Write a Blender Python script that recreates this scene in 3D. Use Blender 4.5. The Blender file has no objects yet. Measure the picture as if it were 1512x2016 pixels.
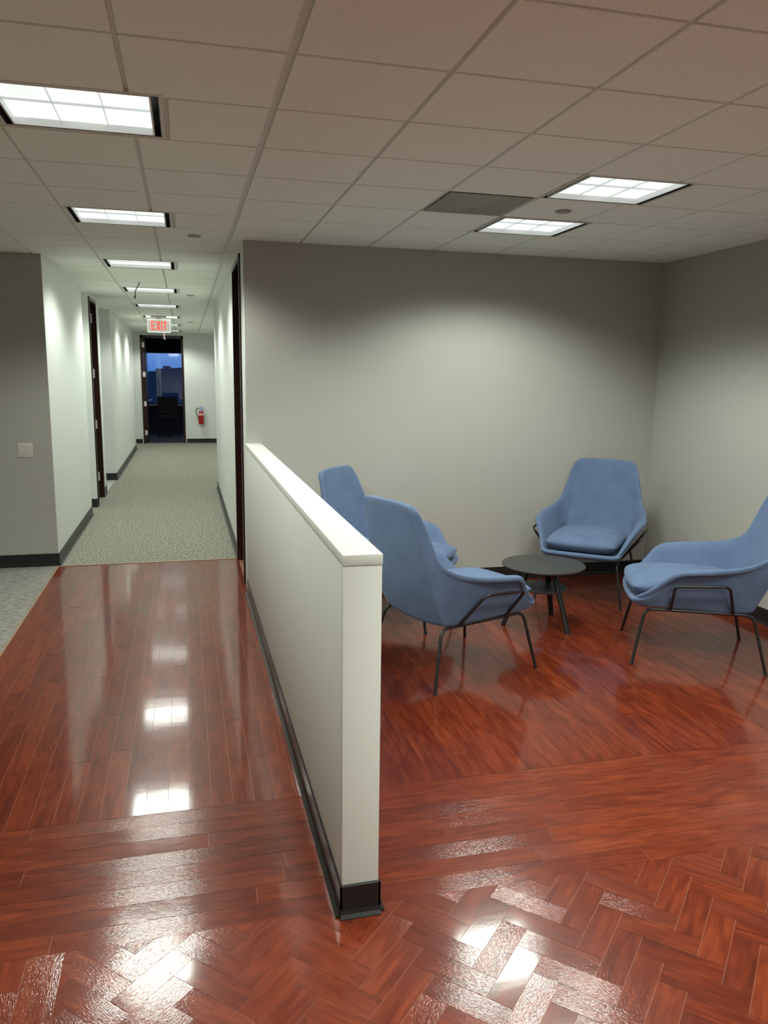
import bpy, bmesh, math, random
from mathutils import Vector, Matrix
random.seed(7)
PI = math.pi
S = bpy.context.scene
C = S.collection
CEIL = 2.435

# ------------------------------------------------------------------ materials
def srgb(r, g, b):
    f = lambda c: ((c/255+.055)/1.055)**2.4 if c/255 > .04045 else c/255/12.92
    return (f(r), f(g), f(b), 1)
def new_mat(name):
    m = bpy.data.materials.new(name); m.use_nodes = True
    nt = m.node_tree
    return m, nt, nt.nodes['Principled BSDF']
def node(nt, t, **kw):
    n = nt.nodes.new(t)
    for k, v in kw.items(): setattr(n, k, v)
    return n
def simple(name, col, rough=.5, metal=0, noise=0, nscale=40, bump=0, bscale=200, emit=None, estr=0, coord='Object'):
    m, nt, p = new_mat(name)
    p.inputs['Base Color'].default_value = col
    p.inputs['Roughness'].default_value = rough
    p.inputs['Metallic'].default_value = metal
    tc = node(nt, 'ShaderNodeTexCoord')
    if noise:
        n = node(nt, 'ShaderNodeTexNoise'); n.inputs['Scale'].default_value = nscale; n.inputs['Detail'].default_value = 4
        nt.links.new(tc.outputs[coord], n.inputs['Vector'])
        mx = node(nt, 'ShaderNodeMix', data_type='RGBA')
        mx.inputs['A'].default_value = tuple(c*(1-noise) for c in col[:3])+(1,)
        mx.inputs['B'].default_value = tuple(min(1, c*(1+noise)) for c in col[:3])+(1,)
        nt.links.new(n.outputs['Fac'], mx.inputs['Factor']); nt.links.new(mx.outputs['Result'], p.inputs['Base Color'])
    if bump:
        n = node(nt, 'ShaderNodeTexNoise'); n.inputs['Scale'].default_value = bscale; n.inputs['Detail'].default_value = 3
        nt.links.new(tc.outputs[coord], n.inputs['Vector'])
        b = node(nt, 'ShaderNodeBump'); b.inputs['Strength'].default_value = bump; b.inputs['Distance'].default_value = .002
        nt.links.new(n.outputs['Fac'], b.inputs['Height']); nt.links.new(b.outputs['Normal'], p.inputs['Normal'])
    if emit:
        p.inputs['Emission Color'].default_value = emit; p.inputs['Emission Strength'].default_value = estr
    return m

M = {}
M['wall_grey'] = simple('grey wall paint', (.40, .395, .36, 1), .7, noise=.02, nscale=3, bump=.08, bscale=350)
M['wall_white'] = simple('white wall paint', (.72, .745, .715, 1), .55, noise=.015, nscale=3, bump=.06, bscale=350)
M['cove'] = simple('black rubber cove base', (.011, .012, .012, 1), .38, noise=.2, nscale=9)
M['cove_scuffed'] = simple('scuffed rubber cove base', (.018, .016, .015, 1), .3, noise=.6, nscale=14)
M['laminate'] = simple('warm white laminate', (.67, .695, .645, 1), .55, noise=.01, nscale=20)
M['mahogany'] = simple('dark mahogany veneer', (.020, .0045, .0035, 1), .3, noise=.35, nscale=12)
M['steel'] = simple('satin steel', (.62, .62, .6, 1), .32, metal=1)
M['steel_light'] = simple('pale nickel hinge', (.75, .72, .72, 1), .35, metal=.4)
M['black_metal'] = simple('black powder coat', (.012, .012, .013, 1), .34)
M['table_black'] = simple('matt black laminate', (.04, .04, .038, 1), .42, bump=.1, bscale=400)
M['fixture_black'] = simple('black fixture slot', (.006, .006, .006, 1), .5)
M['fixture_white'] = simple('white enamel', (.8, .82, .8, 1), .4)
M['blade'] = simple('glowing white louver blade', (.55, .57, .56, 1), .5, emit=(.9, 1, .97, 1), estr=.22)  # faint glow of its own paints the lamp light on the blades
M['plastic_white'] = simple('white plastic', (.6, .58, .54, 1), .35)
M['plastic_seam'] = simple('grey plastic seam', (.3, .29, .27, 1), .5)
M['cover_disc'] = simple('sprinkler cover plate', (.34, .32, .30, 1), .5)
M['brass'] = simple('pale brass strip', (.55, .42, .28, 1), .35, metal=.5)
M['red_paint'] = simple('red enamel', (.42, .012, .016, 1), .3)
M['label_blue'] = simple('pale blue tag', (.30, .42, .72, 1), .6, noise=.15, nscale=60)
M['rubber'] = simple('black rubber hose', (.02, .02, .022, 1), .5)
M['dark_cable'] = simple('black cable', (.012, .012, .012, 1), .5)
M['room_dark'] = simple('darkened unlit room paint', (.035, .035, .037, 1), .9)  # near-black colour stands in for the darkness of the unlit rooms
M['outside_dark'] = simple('distant trees at dusk', (.05, .07, .11, 1), .9)
M['vinyl_pale'] = simple('pale vinyl floor', (.55, .56, .54, 1), .35, noise=.03)
M['office_black'] = simple('black office mesh', (.0015, .0015, .002, 1), .95)  # darkened so the chair reads as a silhouette; room shade is in the colour
M['letters_red'] = simple('red exit lettering', (.75, .04, .04, 1), .4, emit=(1, .09, .06, 1), estr=.9)
M['acrylic_edge'] = simple('edge lit acrylic rim', (.8, .9, .85, 1), .3, emit=(.85, 1, .92, 1), estr=.9)
M['acrylic'] = simple('edge lit acrylic panel', (.75, .72, .68, 1), .25, emit=(1, .82, .75, 1), estr=.30)
M['rod_pink'] = simple('glowing pale tube under sign', (.75, .55, .58, 1), .4, emit=(1, .7, .74, 1), estr=.35)  # the tube is no lamp; a slight glow is set into it

# diffuser: gives off light
def diffuser():
    m, nt, p = new_mat('lit acrylic diffuser')
    tc = node(nt, 'ShaderNodeTexCoord'); n = node(nt, 'ShaderNodeTexNoise'); n.inputs['Scale'].default_value = 7
    n.inputs['Detail'].default_value = 0
    nt.links.new(tc.outputs['Object'], n.inputs['Vector'])
    mr = node(nt, 'ShaderNodeMapRange'); mr.inputs['From Min'].default_value = .3; mr.inputs['From Max'].default_value = .6
    mr.inputs['To Min'].default_value = .82; mr.inputs['To Max'].default_value = 1.15
    nt.links.new(n.outputs['Fac'], mr.inputs['Value'])
    p.inputs['Base Color'].default_value = (.8, .8, .8, 1)
    p.inputs['Emission Color'].default_value = (.90, 1, .975, 1)
    nt.links.new(mr.outputs['Result'], p.inputs['Emission Strength'])
    return m
M['diffuser'] = diffuser()

def glass():
    m = bpy.data.materials.new('window glass'); m.use_nodes = True; nt = m.node_tree; nt.nodes.clear()
    o = node(nt, 'ShaderNodeOutputMaterial'); t = node(nt, 'ShaderNodeBsdfTransparent'); g = node(nt, 'ShaderNodeBsdfGlossy')
    g.inputs['Roughness'].default_value = .02; mx = node(nt, 'ShaderNodeMixShader'); mx.inputs['Fac'].default_value = .07
    nt.links.new(t.outputs[0], mx.inputs[1]); nt.links.new(g.outputs[0], mx.inputs[2]); nt.links.new(mx.outputs[0], o.inputs['Surface'])
    return m
M['glass'] = glass()

def ceiling_mat():
    m, nt, p = new_mat('mineral fibre ceiling tile')
    tc = node(nt, 'ShaderNodeTexCoord')
    v = node(nt, 'ShaderNodeTexVoronoi'); v.inputs['Scale'].default_value = 95
    n = node(nt, 'ShaderNodeTexNoise'); n.inputs['Scale'].default_value = 60; n.inputs['Detail'].default_value = 3
    n2 = node(nt, 'ShaderNodeTexNoise'); n2.inputs['Scale'].default_value = 2.2; n2.inputs['Detail'].default_value = 2
    for q in (v, n, n2): nt.links.new(tc.outputs['Object'], q.inputs['Vector'])
    # small pits: voronoi distance under a noise-driven threshold
    th = node(nt, 'ShaderNodeMath', operation='MULTIPLY'); th.inputs[1].default_value = .34
    nt.links.new(n.outputs['Fac'], th.inputs[0])
    pw = node(nt, 'ShaderNodeMapRange'); pw.inputs['From Min'].default_value = .45; pw.inputs['From Max'].default_value = .62
    nt.links.new(n2.outputs['Fac'], pw.inputs['Value'])
    lt = node(nt, 'ShaderNodeMath', operation='LESS_THAN'); nt.links.new(v.outputs['Distance'], lt.inputs[0]); nt.links.new(th.outputs[0], lt.inputs[1])
    mu = node(nt, 'ShaderNodeMath', operation='MULTIPLY'); nt.links.new(lt.outputs[0], mu.inputs[0])
    rr = node(nt, 'ShaderNodeMapRange'); rr.inputs['To Min'].default_value = .12; rr.inputs['To Max'].default_value = .55
    nt.links.new(pw.outputs[0], rr.inputs['Value']); nt.links.new(rr.outputs[0], mu.inputs[1])
    mx = node(nt, 'ShaderNodeMix', data_type='RGBA')
    mx.inputs['A'].default_value = (.86, .90, .82, 1); mx.inputs['B'].default_value = (.36, .34, .29, 1)
    nt.links.new(mu.outputs[0], mx.inputs['Factor']); nt.links.new(mx.outputs['Result'], p.inputs['Base Color'])
    p.inputs['Roughness'].default_value = .9; p.inputs['Specular IOR Level'].default_value = .1
    b = node(nt, 'ShaderNodeBump'); b.inputs['Strength'].default_value = .25; b.inputs['Distance'].default_value = .002
    nt.links.new(n.outputs['Fac'], b.inputs['Height']); nt.links.new(b.outputs['Normal'], p.inputs['Normal'])
    return m
M['ceil'] = ceiling_mat()
M['tee'] = simple('painted ceiling tee', (.66, .66, .60, 1), .5)  # greyer than the tiles, painting in shade along the recessed gaps
M['panel_olive'] = simple('smudged olive plastic panel', (.17, .165, .115, 1), .35, noise=.45, nscale=5)

def carpet_mat(name, a, b, diag=False):
    m, nt, p = new_mat(name)
    tc = node(nt, 'ShaderNodeTexCoord')
    mp = node(nt, 'ShaderNodeMapping')
    nt.links.new(tc.outputs['Object'], mp.inputs['Vector'])
    if diag:
        # tiles of slanted ribs, turned a quarter from tile to tile
        ck = node(nt, 'ShaderNodeTexChecker'); ck.inputs['Scale'].default_value = 2.0
        nt.links.new(tc.outputs['Object'], ck.inputs['Vector'])
        ws = []
        for ang in (.62, -.62):
            q = node(nt, 'ShaderNodeMapping'); q.inputs['Rotation'].default_value = (0, 0, ang); q.inputs['Scale'].default_value = (22, 110, 1)
            nt.links.new(tc.outputs['Object'], q.inputs['Vector'])
            w = node(nt, 'ShaderNodeTexNoise'); w.inputs['Scale'].default_value = 1; w.inputs['Detail'].default_value = 3
            nt.links.new(q.outputs[0], w.inputs['Vector']); ws.append(w)
        mm = node(nt, 'ShaderNodeMix'); nt.links.new(ck.outputs['Fac'], mm.inputs['Factor'])
        nt.links.new(ws[0].outputs['Fac'], mm.inputs['A']); nt.links.new(ws[1].outputs['Fac'], mm.inputs['B'])
        src = mm.outputs['Result']
    else:
        mp.inputs['Scale'].default_value = (60, 34, 60)
        w = node(nt, 'ShaderNodeTexNoise'); w.inputs['Scale'].default_value = 1; w.inputs['Detail'].default_value = 3
        nt.links.new(mp.outputs[0], w.inputs['Vector']); src = w.outputs['Fac']
    mr = node(nt, 'ShaderNodeMapRange'); mr.inputs['From Min'].default_value = .36; mr.inputs['From Max'].default_value = .64
    nt.links.new(src, mr.inputs['Value'])
    mx = node(nt, 'ShaderNodeMix', data_type='RGBA'); mx.inputs['A'].default_value = a; mx.inputs['B'].default_value = b
    nt.links.new(mr.outputs[0], mx.inputs['Factor']); nt.links.new(mx.outputs['Result'], p.inputs['Base Color'])
    p.inputs['Roughness'].default_value = .95; p.inputs['Specular IOR Level'].default_value = .1
    bp = node(nt, 'ShaderNodeBump'); bp.inputs['Strength'].default_value = .6; bp.inputs['Distance'].default_value = .004
    nt.links.new(mr.outputs[0], bp.inputs['Height']); nt.links.new(bp.outputs['Normal'], p.inputs['Normal'])
    return m
M['carpet'] = carpet_mat('grey green loop carpet', (.17, .165, .13, 1), (.42, .415, .345, 1))
M['carpet_side'] = carpet_mat('grey ribbed carpet tile', (.17, .165, .145, 1), (.38, .37, .335, 1), diag=True)

def fabric():
    m, nt, p = new_mat('blue wool upholstery')
    tc = node(nt, 'ShaderNodeTexCoord')
    n = node(nt, 'ShaderNodeTexNoise'); n.inputs['Scale'].default_value = 420; n.inputs['Detail'].default_value = 2
    n2 = node(nt, 'ShaderNodeTexNoise'); n2.inputs['Scale'].default_value = 9; n2.inputs['Detail'].default_value = 5
    for q in (n, n2): nt.links.new(tc.outputs['Object'], q.inputs['Vector'])
    ad = node(nt, 'ShaderNodeMath', operation='ADD'); nt.links.new(n.outputs['Fac'], ad.inputs[0]); nt.links.new(n2.outputs['Fac'], ad.inputs[1])
    mr = node(nt, 'ShaderNodeMapRange'); mr.inputs['From Min'].default_value = .7; mr.inputs['From Max'].default_value = 1.3
    nt.links.new(ad.outputs[0], mr.inputs['Value'])
    mx = node(nt, 'ShaderNodeMix', data_type='RGBA'); mx.inputs['A'].default_value = (.096, .142, .24, 1); mx.inputs['B'].default_value = (.132, .188, .305, 1)
    nt.links.new(mr.outputs[0], mx.inputs['Factor']); nt.links.new(mx.outputs['Result'], p.inputs['Base Color'])
    p.inputs['Roughness'].default_value = .95; p.inputs['Specular IOR Level'].default_value = .15
    p.inputs['Sheen Weight'].default_value = .22; p.inputs['Sheen Roughness'].default_value = .4
    p.inputs['Sheen Tint'].default_value = (.6, .72, .95, 1)
    b = node(nt, 'ShaderNodeBump'); b.inputs['Strength'].default_value = .3; b.inputs['Distance'].default_value = .001
    nt.links.new(n.outputs['Fac'], b.inputs['Height']); nt.links.new(b.outputs['Normal'], p.inputs['Normal'])
    return m
M['fabric'] = fabric()

def wood():
    m, nt, p = new_mat('glossy cherry planks')
    uv = node(nt, 'ShaderNodeUVMap'); uv.uv_map = 'grain'
    at = node(nt, 'ShaderNodeAttribute'); at.attribute_name = 'tone'
    def nz(sx, sy, det, dist=0):
        mp = node(nt, 'ShaderNodeMapping'); mp.inputs['Scale'].default_value = (sx, sy, 1); nt.links.new(uv.outputs[0], mp.inputs['Vector'])
        n = node(nt, 'ShaderNodeTexNoise'); n.inputs['Scale'].default_value = 1; n.inputs['Detail'].default_value = det; n.inputs['Distortion'].default_value = dist
        nt.links.new(mp.outputs[0], n.inputs['Vector']); return n
    big = nz(5, 26, 4, 1.2); streak = nz(8, 75, 3, .4); knots = nz(11, 22, 3, 1.5); pores = nz(45, 420, 2)
    r1 = node(nt, 'ShaderNodeValToRGB')
    e = r1.color_ramp.elements; e[0].position = .25; e[0].color = (.064, .0078, .0042, 1); e[1].position = .72; e[1].color = (.26, .048, .0145, 1)
    x = r1.color_ramp.elements.new(.48); x.color = (.148, .0222, .0072, 1)
    a = node(nt, 'ShaderNodeMath', operation='MULTIPLY_ADD'); a.inputs[1].default_value = .55
    nt.links.new(big.outputs['Fac'], a.inputs[0])
    a2 = node(nt, 'ShaderNodeMath', operation='MULTIPLY_ADD'); a2.inputs[1].default_value = .35
    nt.links.new(streak.outputs['Fac'], a2.inputs[0])
    t = node(nt, 'ShaderNodeMath', operation='MULTIPLY_ADD'); t.inputs[1].default_value = .12; t.inputs[2].default_value = .0
    nt.links.new(at.outputs['Fac'], t.inputs[0]); nt.links.new(t.outputs[0], a2.inputs[2]); nt.links.new(a2.outputs[0], a.inputs[2])
    nt.links.new(a.outputs[0], r1.inputs['Fac'])
    kr = node(nt, 'ShaderNodeMapRange'); kr.inputs['From Min'].default_value = .66; kr.inputs['From Max'].default_value = .80; kr.inputs['To Max'].default_value = .45
    nt.links.new(knots.outputs['Fac'], kr.inputs['Value'])
    mx = node(nt, 'ShaderNodeMix', data_type='RGBA'); mx.inputs['B'].default_value = (.045, .006, .006, 1)
    nt.links.new(kr.outputs[0], mx.inputs['Factor']); nt.links.new(r1.outputs['Color'], mx.inputs['A'])
    nt.links.new(mx.outputs['Result'], p.inputs['Base Color'])
    p.inputs['Roughness'].default_value = .30; p.inputs['IOR'].default_value = 1.23
    p.inputs['Coat Weight'].default_value = .75; p.inputs['Coat Roughness'].default_value = .085; p.inputs['Coat IOR'].default_value = 1.5
    # embossed grain, deeper on some planks, plus a slow waviness of the vinyl
    tc = node(nt, 'ShaderNodeTexCoord')
    wv = node(nt, 'ShaderNodeTexNoise'); wv.inputs['Scale'].default_value = 1; wv.inputs['Detail'].default_value = 2
    wm = node(nt, 'ShaderNodeMapping'); wm.inputs['Scale'].default_value = (3.5, 13, 1); nt.links.new(tc.outputs['Object'], wm.inputs['Vector']); nt.links.new(wm.outputs[0], wv.inputs['Vector'])
    emb = nz(70, 380, 2, .2)
    at2 = node(nt, 'ShaderNodeAttribute'); at2.attribute_name = 'emboss'
    st = node(nt, 'ShaderNodeMapRange'); st.inputs['To Min'].default_value = 0; st.inputs['To Max'].default_value = 1.0
    pw = node(nt, 'ShaderNodeMath', operation='POWER'); pw.inputs[1].default_value = 1.1
    nt.links.new(at2.outputs['Fac'], pw.inputs[0]); nt.links.new(pw.outputs[0], st.inputs['Value'])
    b1 = node(nt, 'ShaderNodeBump'); b1.inputs['Distance'].default_value = .0007; nt.links.new(st.outputs[0], b1.inputs['Strength'])
    nt.links.new(emb.outputs['Fac'], b1.inputs['Height'])
    b2 = node(nt, 'ShaderNodeBump'); b2.inputs['Distance'].default_value = .0006; b2.inputs['Strength'].default_value = .38
    nt.links.new(wv.outputs['Fac'], b2.inputs['Height']); nt.links.new(b1.outputs['Normal'], b2.inputs['Normal'])
    nt.links.new(b2.outputs['Normal'], p.inputs['Normal']); nt.links.new(b2.outputs['Normal'], p.inputs['Coat Normal'])
    return m
M['wood'] = wood()
M['seam'] = simple('lit plank seam', (.36, .15, .09, 1), .4)  # pale tone paints the light that plank edges catch

# ------------------------------------------------------------------ mesh helpers
def link(name, me, mats, parent=None):
    o = bpy.data.objects.new(name, me); C.objects.link(o)
    for m in (mats if isinstance(mats, (list, tuple)) else [mats]): me.materials.append(m)
    if parent: o.parent = parent
    return o
def fin(name, bm, mats, parent=None, smooth=False, angle=None):
    bmesh.ops.recalc_face_normals(bm, faces=bm.faces)
    me = bpy.data.meshes.new(name); bm.to_mesh(me); bm.free()
    if smooth:
        for f in me.polygons: f.use_smooth = True
        if angle: me.set_sharp_from_angle(angle=math.radians(angle))
    return link(name, me, mats, parent)
def box(bm, x0, x1, y0, y1, z0, z1, bev=0, seg=2, mi=0):
    vs = [bm.verts.new((x, y, z)) for x in (x0, x1) for y in (y0, y1) for z in (z0, z1)]
    idx = [(0, 1, 3, 2), (4, 6, 7, 5), (0, 4, 5, 1), (2, 3, 7, 6), (0, 2, 6, 4), (1, 5, 7, 3)]
    fs = [bm.faces.new([vs[i] for i in q]) for q in idx]
    for f in fs: f.material_index = mi
    if bev:
        es = list({e for f in fs for e in f.edges})
        bmesh.ops.bevel(bm, geom=es, offset=bev, segments=seg, affect='EDGES', profile=.5)
    return fs
def BOX(name, x0, x1, y0, y1, z0, z1, mat, parent=None, bev=0):
    bm = bmesh.new(); box(bm, x0, x1, y0, y1, z0, z1, bev)
    return fin(name, bm, mat, parent, smooth=bool(bev), angle=40)
def smooth_path(pts, r=.03, n=5):
    P_ = [Vector(p) for p in pts]; out = [P_[0]]
    for i in range(1, len(P_)-1):
        a, b, c = P_[i-1], P_[i], P_[i+1]
        d1, d2 = (a-b), (c-b); rr = min(r, d1.length*.48, d2.length*.48)
        p, q = b+d1.normalized()*rr, b+d2.normalized()*rr
        for k in range(n+1):
            t = k/n; out.append(p*(1-t)**2 + b*2*t*(1-t) + q*t*t)
    out.append(P_[-1]); return out
def tube(bm, pts, rad, seg=12, closed_caps=True):
    pts = [Vector(p) for p in pts]; rings = []
    up = Vector((0, 0, 1)); prev = None
    for i, p in enumerate(pts):
        t = (pts[min(i+1, len(pts)-1)]-pts[max(i-1, 0)]).normalized()
        if prev is None:
            a = t.orthogonal().normalized()
        else:
            a = (prev - t*prev.dot(t)).normalized()
        prev = a; b = t.cross(a)
        rr = rad[i] if isinstance(rad, (list, tuple)) else rad
        rings.append([bm.verts.new(p + (a*math.cos(2*PI*k/seg)+b*math.sin(2*PI*k/seg))*rr) for k in range(seg)])
    for i in range(len(rings)-1):
        for k in range(seg):
            bm.faces.new([rings[i][k], rings[i][(k+1) % seg], rings[i+1][(k+1) % seg], rings[i+1][k]])
    if closed_caps:
        bm.faces.new(rings[0][::-1]); bm.faces.new(rings[-1])
def lathe(bm, prof, seg=48, c=(0, 0, 0)):
    rings = []
    for r, z in prof:
        if r < 1e-6: rings.append([bm.verts.new((c[0], c[1], c[2]+z))])
        else: rings.append([bm.verts.new((c[0]+r*math.cos(2*PI*k/seg), c[1]+r*math.sin(2*PI*k/seg), c[2]+z)) for k in range(seg)])
    for a, b in zip(rings, rings[1:]):
        for k in range(seg):
            k2 = (k+1) % seg
            if len(a) == 1 and len(b) == 1: continue
            if len(a) == 1: bm.faces.new([a[0], b[k2], b[k]])
            elif len(b) == 1: bm.faces.new([a[k], a[k2], b[0]])
            else: bm.faces.new([a[k], a[k2], b[k2], b[k]])
def empty(name, loc=(0, 0, 0), rz=0):
    o = bpy.data.objects.new(name, None); C.objects.link(o); o.location = loc; o.rotation_euler = (0, 0, rz)
    o.empty_display_size = .1
    return o
def tag(o, label, cat, group=None):
    o['label'] = label; o['category'] = cat
    if group: o['group'] = group
    return o
def struct(o, label=None):
    o['kind'] = 'structure'
    if label: o['label'] = label
    return o
def copy_tree(o, parent=None):
    c = o.copy(); C.objects.link(c); c.parent = parent
    for ch in [x for x in list(C.objects) if x.parent is o]: copy_tree(ch, c)
    return c

# ------------------------------------------------------------------ plan (metres; camera stands over the origin)
XL, XR = -1.035, .40          # aisle side walls
YB = 5.49                     # grey wall behind the lounge
YC = 6.57                     # wood / carpet border
RX = 3.60                     # right wall
YE = 18.2                     # end of corridor
HW0, HW1, HWX0, HWX1, HWH = 1.99, YB, .397, .505, 1.077

# ------------------------------------------------------------------ floor of planks
planks = []   # (poly [(x,y)..], grain direction angle, origin)
def clip(poly, a, b, c_):      # keep a*x+b*y<=c
    out = []
    for i in range(len(poly)):
        p, q = poly[i], poly[(i+1) % len(poly)]
        dp, dq = a*p[0]+b*p[1]-c_, a*q[0]+b*q[1]-c_
        if dp <= 0: out.append(p)
        if dp*dq < 0:
            t = dp/(dp-dq); out.append((p[0]+(q[0]-p[0])*t, p[1]+(q[1]-p[1])*t))
    return out
def add_plank(rect, field, ang):
    """rect: 4 corners, field: (x0,x1,y0,y1)"""
    x0, x1, y0, y1 = field
    p = clip(rect, -1, 0, -x0); 
    if len(p) > 2: p = clip(p, 1, 0, x1)
    if len(p) > 2: p = clip(p, 0, -1, -y0)
    if len(p) > 2: p = clip(p, 0, 1, y1)
    if len(p) < 3: return
    ar = abs(sum(p[i][0]*p[(i+1) % len(p)][1]-p[(i+1) % len(p)][0]*p[i][1] for i in range(len(p))))/2
    if ar > 2e-5: planks.append((p, ang))
G = .0008
def run_planks(field, ang, w, L):
    x0, x1, y0, y1 = field
    if ang == 0:
        y = y0
        while y < y1-1e-4:
            x = x0 - random.random()*L
            while x < x1:
                add_plank([(x+G, y+G), (x+L-G, y+G), (x+L-G, min(y+w, y1)-G), (x+G, min(y+w, y1)-G)], field, 0); x += L
            y += w
    else:
        x = x0
        while x < x1-1e-4:
            y = y0 - random.random()*L
            while y < y1:
                add_plank([(x+G, y+G), (min(x+w, x1)-G, y+G), (min(x+w, x1)-G, y+L-G), (x+G, y+L-G)], field, PI/2); y += L
            x += w
def herring(field, w, ox, oy):
    L = 3*w; c = math.cos(PI/4)
    x0, x1, y0, y1 = field
    N = 60
    def T(u, v): return (ox+(u-v)*c, oy+(u+v)*c)
    def inside(q): return any(x0-.3 < a < x1+.3 and y0-.3 < b < y1+.3 for a, b in q)
    # stair pattern: horizontal plank at (i*w + j*L.., i*w - ...) tiles the plane
    for i in range(-160, 160):
        for j in range(-30, 30):
            # lattice vectors (w, w) ... and (L, -L)
            bu = i*w + j*L; bv = i*w - j*L
            r1 = [T(bu+G, bv+G), T(bu+L-G, bv+G), T(bu+L-G, bv+w-G), T(bu+G, bv+w-G)]
            if inside(r1): add_plank(r1, field, PI/4)
            r2 = [T(bu+L+G, bv+w-L+G), T(bu+L+w-G, bv+w-L+G), T(bu+L+w-G, bv+w-G), T(bu+L+G, bv+w-G)]
            if inside(r2): add_plank(r2, field, -PI/4)
FB = -3.0
W1 = .0775
run_planks((XL, XR, 2.67, YC), PI/2, W1, .92)
run_planks((XR, RX, 2.67, YB), PI/2, W1, .92)
run_planks((XL, RX, 2.02, 2.67), 0, W1*1.04, .92)
run_planks((XL, -.36, FB, 2.02), PI/2, .0725, .92)
herring((-.36, RX, FB, 2.02), .0725, .746, 1.867)
bm = bmesh.new()
uvl = bm.loops.layers.uv.new('grain')
tone = bm.faces.layers.float.new('tone'); embl = bm.faces.layers.float.new('emboss')
for p, ang in planks:
    cx = sum(q[0] for q in p)/len(p); cy = sum(q[1] for q in p)/len(p)
    tx, ty = random.gauss(0, .0007), random.gauss(0, .0007)
    vs = [bm.verts.new((q[0], q[1], max(-.0005, min(.0006, tx*(q[0]-cx)+ty*(q[1]-cy) if abs(ang) == PI/4 or True else 0)))) for q in p]
    f = bm.faces.new(vs)
    if f.normal.z < 0 or f.calc_area() >= 0:
        f.normal_update()
        if f.normal.z < 0: f.normal_flip()
    f[tone] = random.random(); f[embl] = random.random() if cy < 2.67 else 0
    ou, ov = random.random()*50, random.random()*50; ca, sa = math.cos(ang), math.sin(ang)
    for l in f.loops:
        x, y = l.vert.co.x-cx, l.vert.co.y-cy
        l[uvl].uv = (x*ca+y*sa+ou, -x*sa+y*ca+ov)
me = bpy.data.meshes.new('floor'); bm.to_mesh(me); bm.free()
floor = struct(link('floor', me, M['wood']), 'glossy red-brown plank floor of the aisle and lounge, herringbone at the front')
bm = bmesh.new()
box(bm, XL, XR, FB, YC, -.05, -.0012); box(bm, XR, RX, FB, YB, -.05, -.0012)
fin('plank_bed', bm, M['seam'], floor)

carp = BOX('floor_carpet', XL, 1.0, YC, YE+.1, -.05, 0, M['carpet']); struct(carp, 'grey-green loop carpet of the corridor')
side = BOX('floor_carpet', -4.2, XL, FB, 6.62, -.05, 0, M['carpet_side']); struct(side, 'grey ribbed carpet left of the wood floor')
struct(BOX('floor_side_passage', -3.5, XL, 10.6, 12.1, -.05, .0, M['vinyl_pale']), 'pale vinyl floor of the side passage')
struct(BOX('floor_alcove', -3.5, XL, 16.8, YE+.1, -.05, 0, M['carpet']))
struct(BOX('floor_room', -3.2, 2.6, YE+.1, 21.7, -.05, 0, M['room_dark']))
struct(BOX('floor_door_recess', XR, XR+.14, YB, 6.57, -.05, -.0012, M['seam']))
struct(BOX('floor_wall_recess', XL-.2, XL, 9.0, 9.6, -.05, 0, M['carpet']))
struct(BOX('trim_1', XL-.008, XL+.004, FB, YC, 0, .004, M['brass']), 'pale strip between wood floor and side carpet')
struct(BOX('trim_2', XL, XR, YC-.004, YC+.01, 0, .005, M['brass']), 'pale strip between wood floor and corridor carpet')

# ------------------------------------------------------------------ ceiling: drop tiles in a grid
PT = .4724; OX, OY = .318, 2.355
FIX = []      # fixture rectangles x0,x1,y0,y1
for y0 in (-1.02, .91, 2.80, 4.71, 6.725, 8.80, 10.875, 12.95, 15.025, 17.10): FIX.append((-.600, -.055, y0+.01, y0+.465))
for y0 in (-.48, 1.41, 3.30, 4.265): FIX.append((1.745, 2.285, y0, y0+.452))
PANEL = (1.283, 1.718, 3.785, 4.235)
bt = bmesh.new(); bg = bmesh.new()
def tilerange(x0, x1, y0, y1):
    for (a, b, c, d) in FIX:
        if y0 < (c+d)/2 < y1:
            if x0 < b and x1 > a:
                if x0 >= a-.06 and x1 <= b+.02: return None
                if x0 < a: x1 = a-.004
                else: x0 = b+.028
    return (x0, x1, y0, y1)
def blocked(x0, x1, y0, y1):
    # ceiling only where rooms are
    cx, cy = (x0+x1)/2, (y0+y1)/2
    return False
regions = [(-4.2, RX, FB, YB), (-4.2, XR+.02, YB, 6.62), (XL, XR+.02, 6.62, 10.9), (XL, 1.0, 10.9, YE), (-3.5, XL, 10.6, 12.1), (-3.5, XL, 16.8, YE), (XL-.2, XL, 9.0, 9.6)]
def clipr(r, q):
    x0, x1, y0, y1 = max(r[0], q[0]), min(r[1], q[1]), max(r[2], q[2]), min(r[3], q[3])
    return (x0, x1, y0, y1) if x1-x0 > .004 and y1-y0 > .004 else None
def g_quads(rect, holes):      # cut rectangular holes from a rectangle (grid decomposition)
    xs = sorted({rect[0], rect[1], *[h[0] for h in holes], *[h[1] for h in holes]}); ys = sorted({rect[2], rect[3], *[h[2] for h in holes], *[h[3] for h in holes]})
    xs = [x for x in xs if rect[0] <= x <= rect[1]]; ys = [y for y in ys if rect[2] <= y <= rect[3]]
    for a, b in zip(xs, xs[1:]):
        for c, d in zip(ys, ys[1:]):
            cx, cy = (a+b)/2, (c+d)/2
            if not any(h[0] < cx < h[1] and h[2] < cy < h[3] for h in holes): yield a, b, c, d
i0, i1 = int((-4.2-OX)/PT)-1, int((RX-OX)/PT)+1
CY0, CP = 6.72, .51875
rows_lobby = [(OY+j*PT, OY+(j+1)*PT) for j in range(int((FB-OY)/PT)-1, int((6.62-OY)/PT)+1)]
rows_corr = [(CY0+j*CP, CY0+(j+1)*CP) for j in range(-1, 24)]
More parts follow.
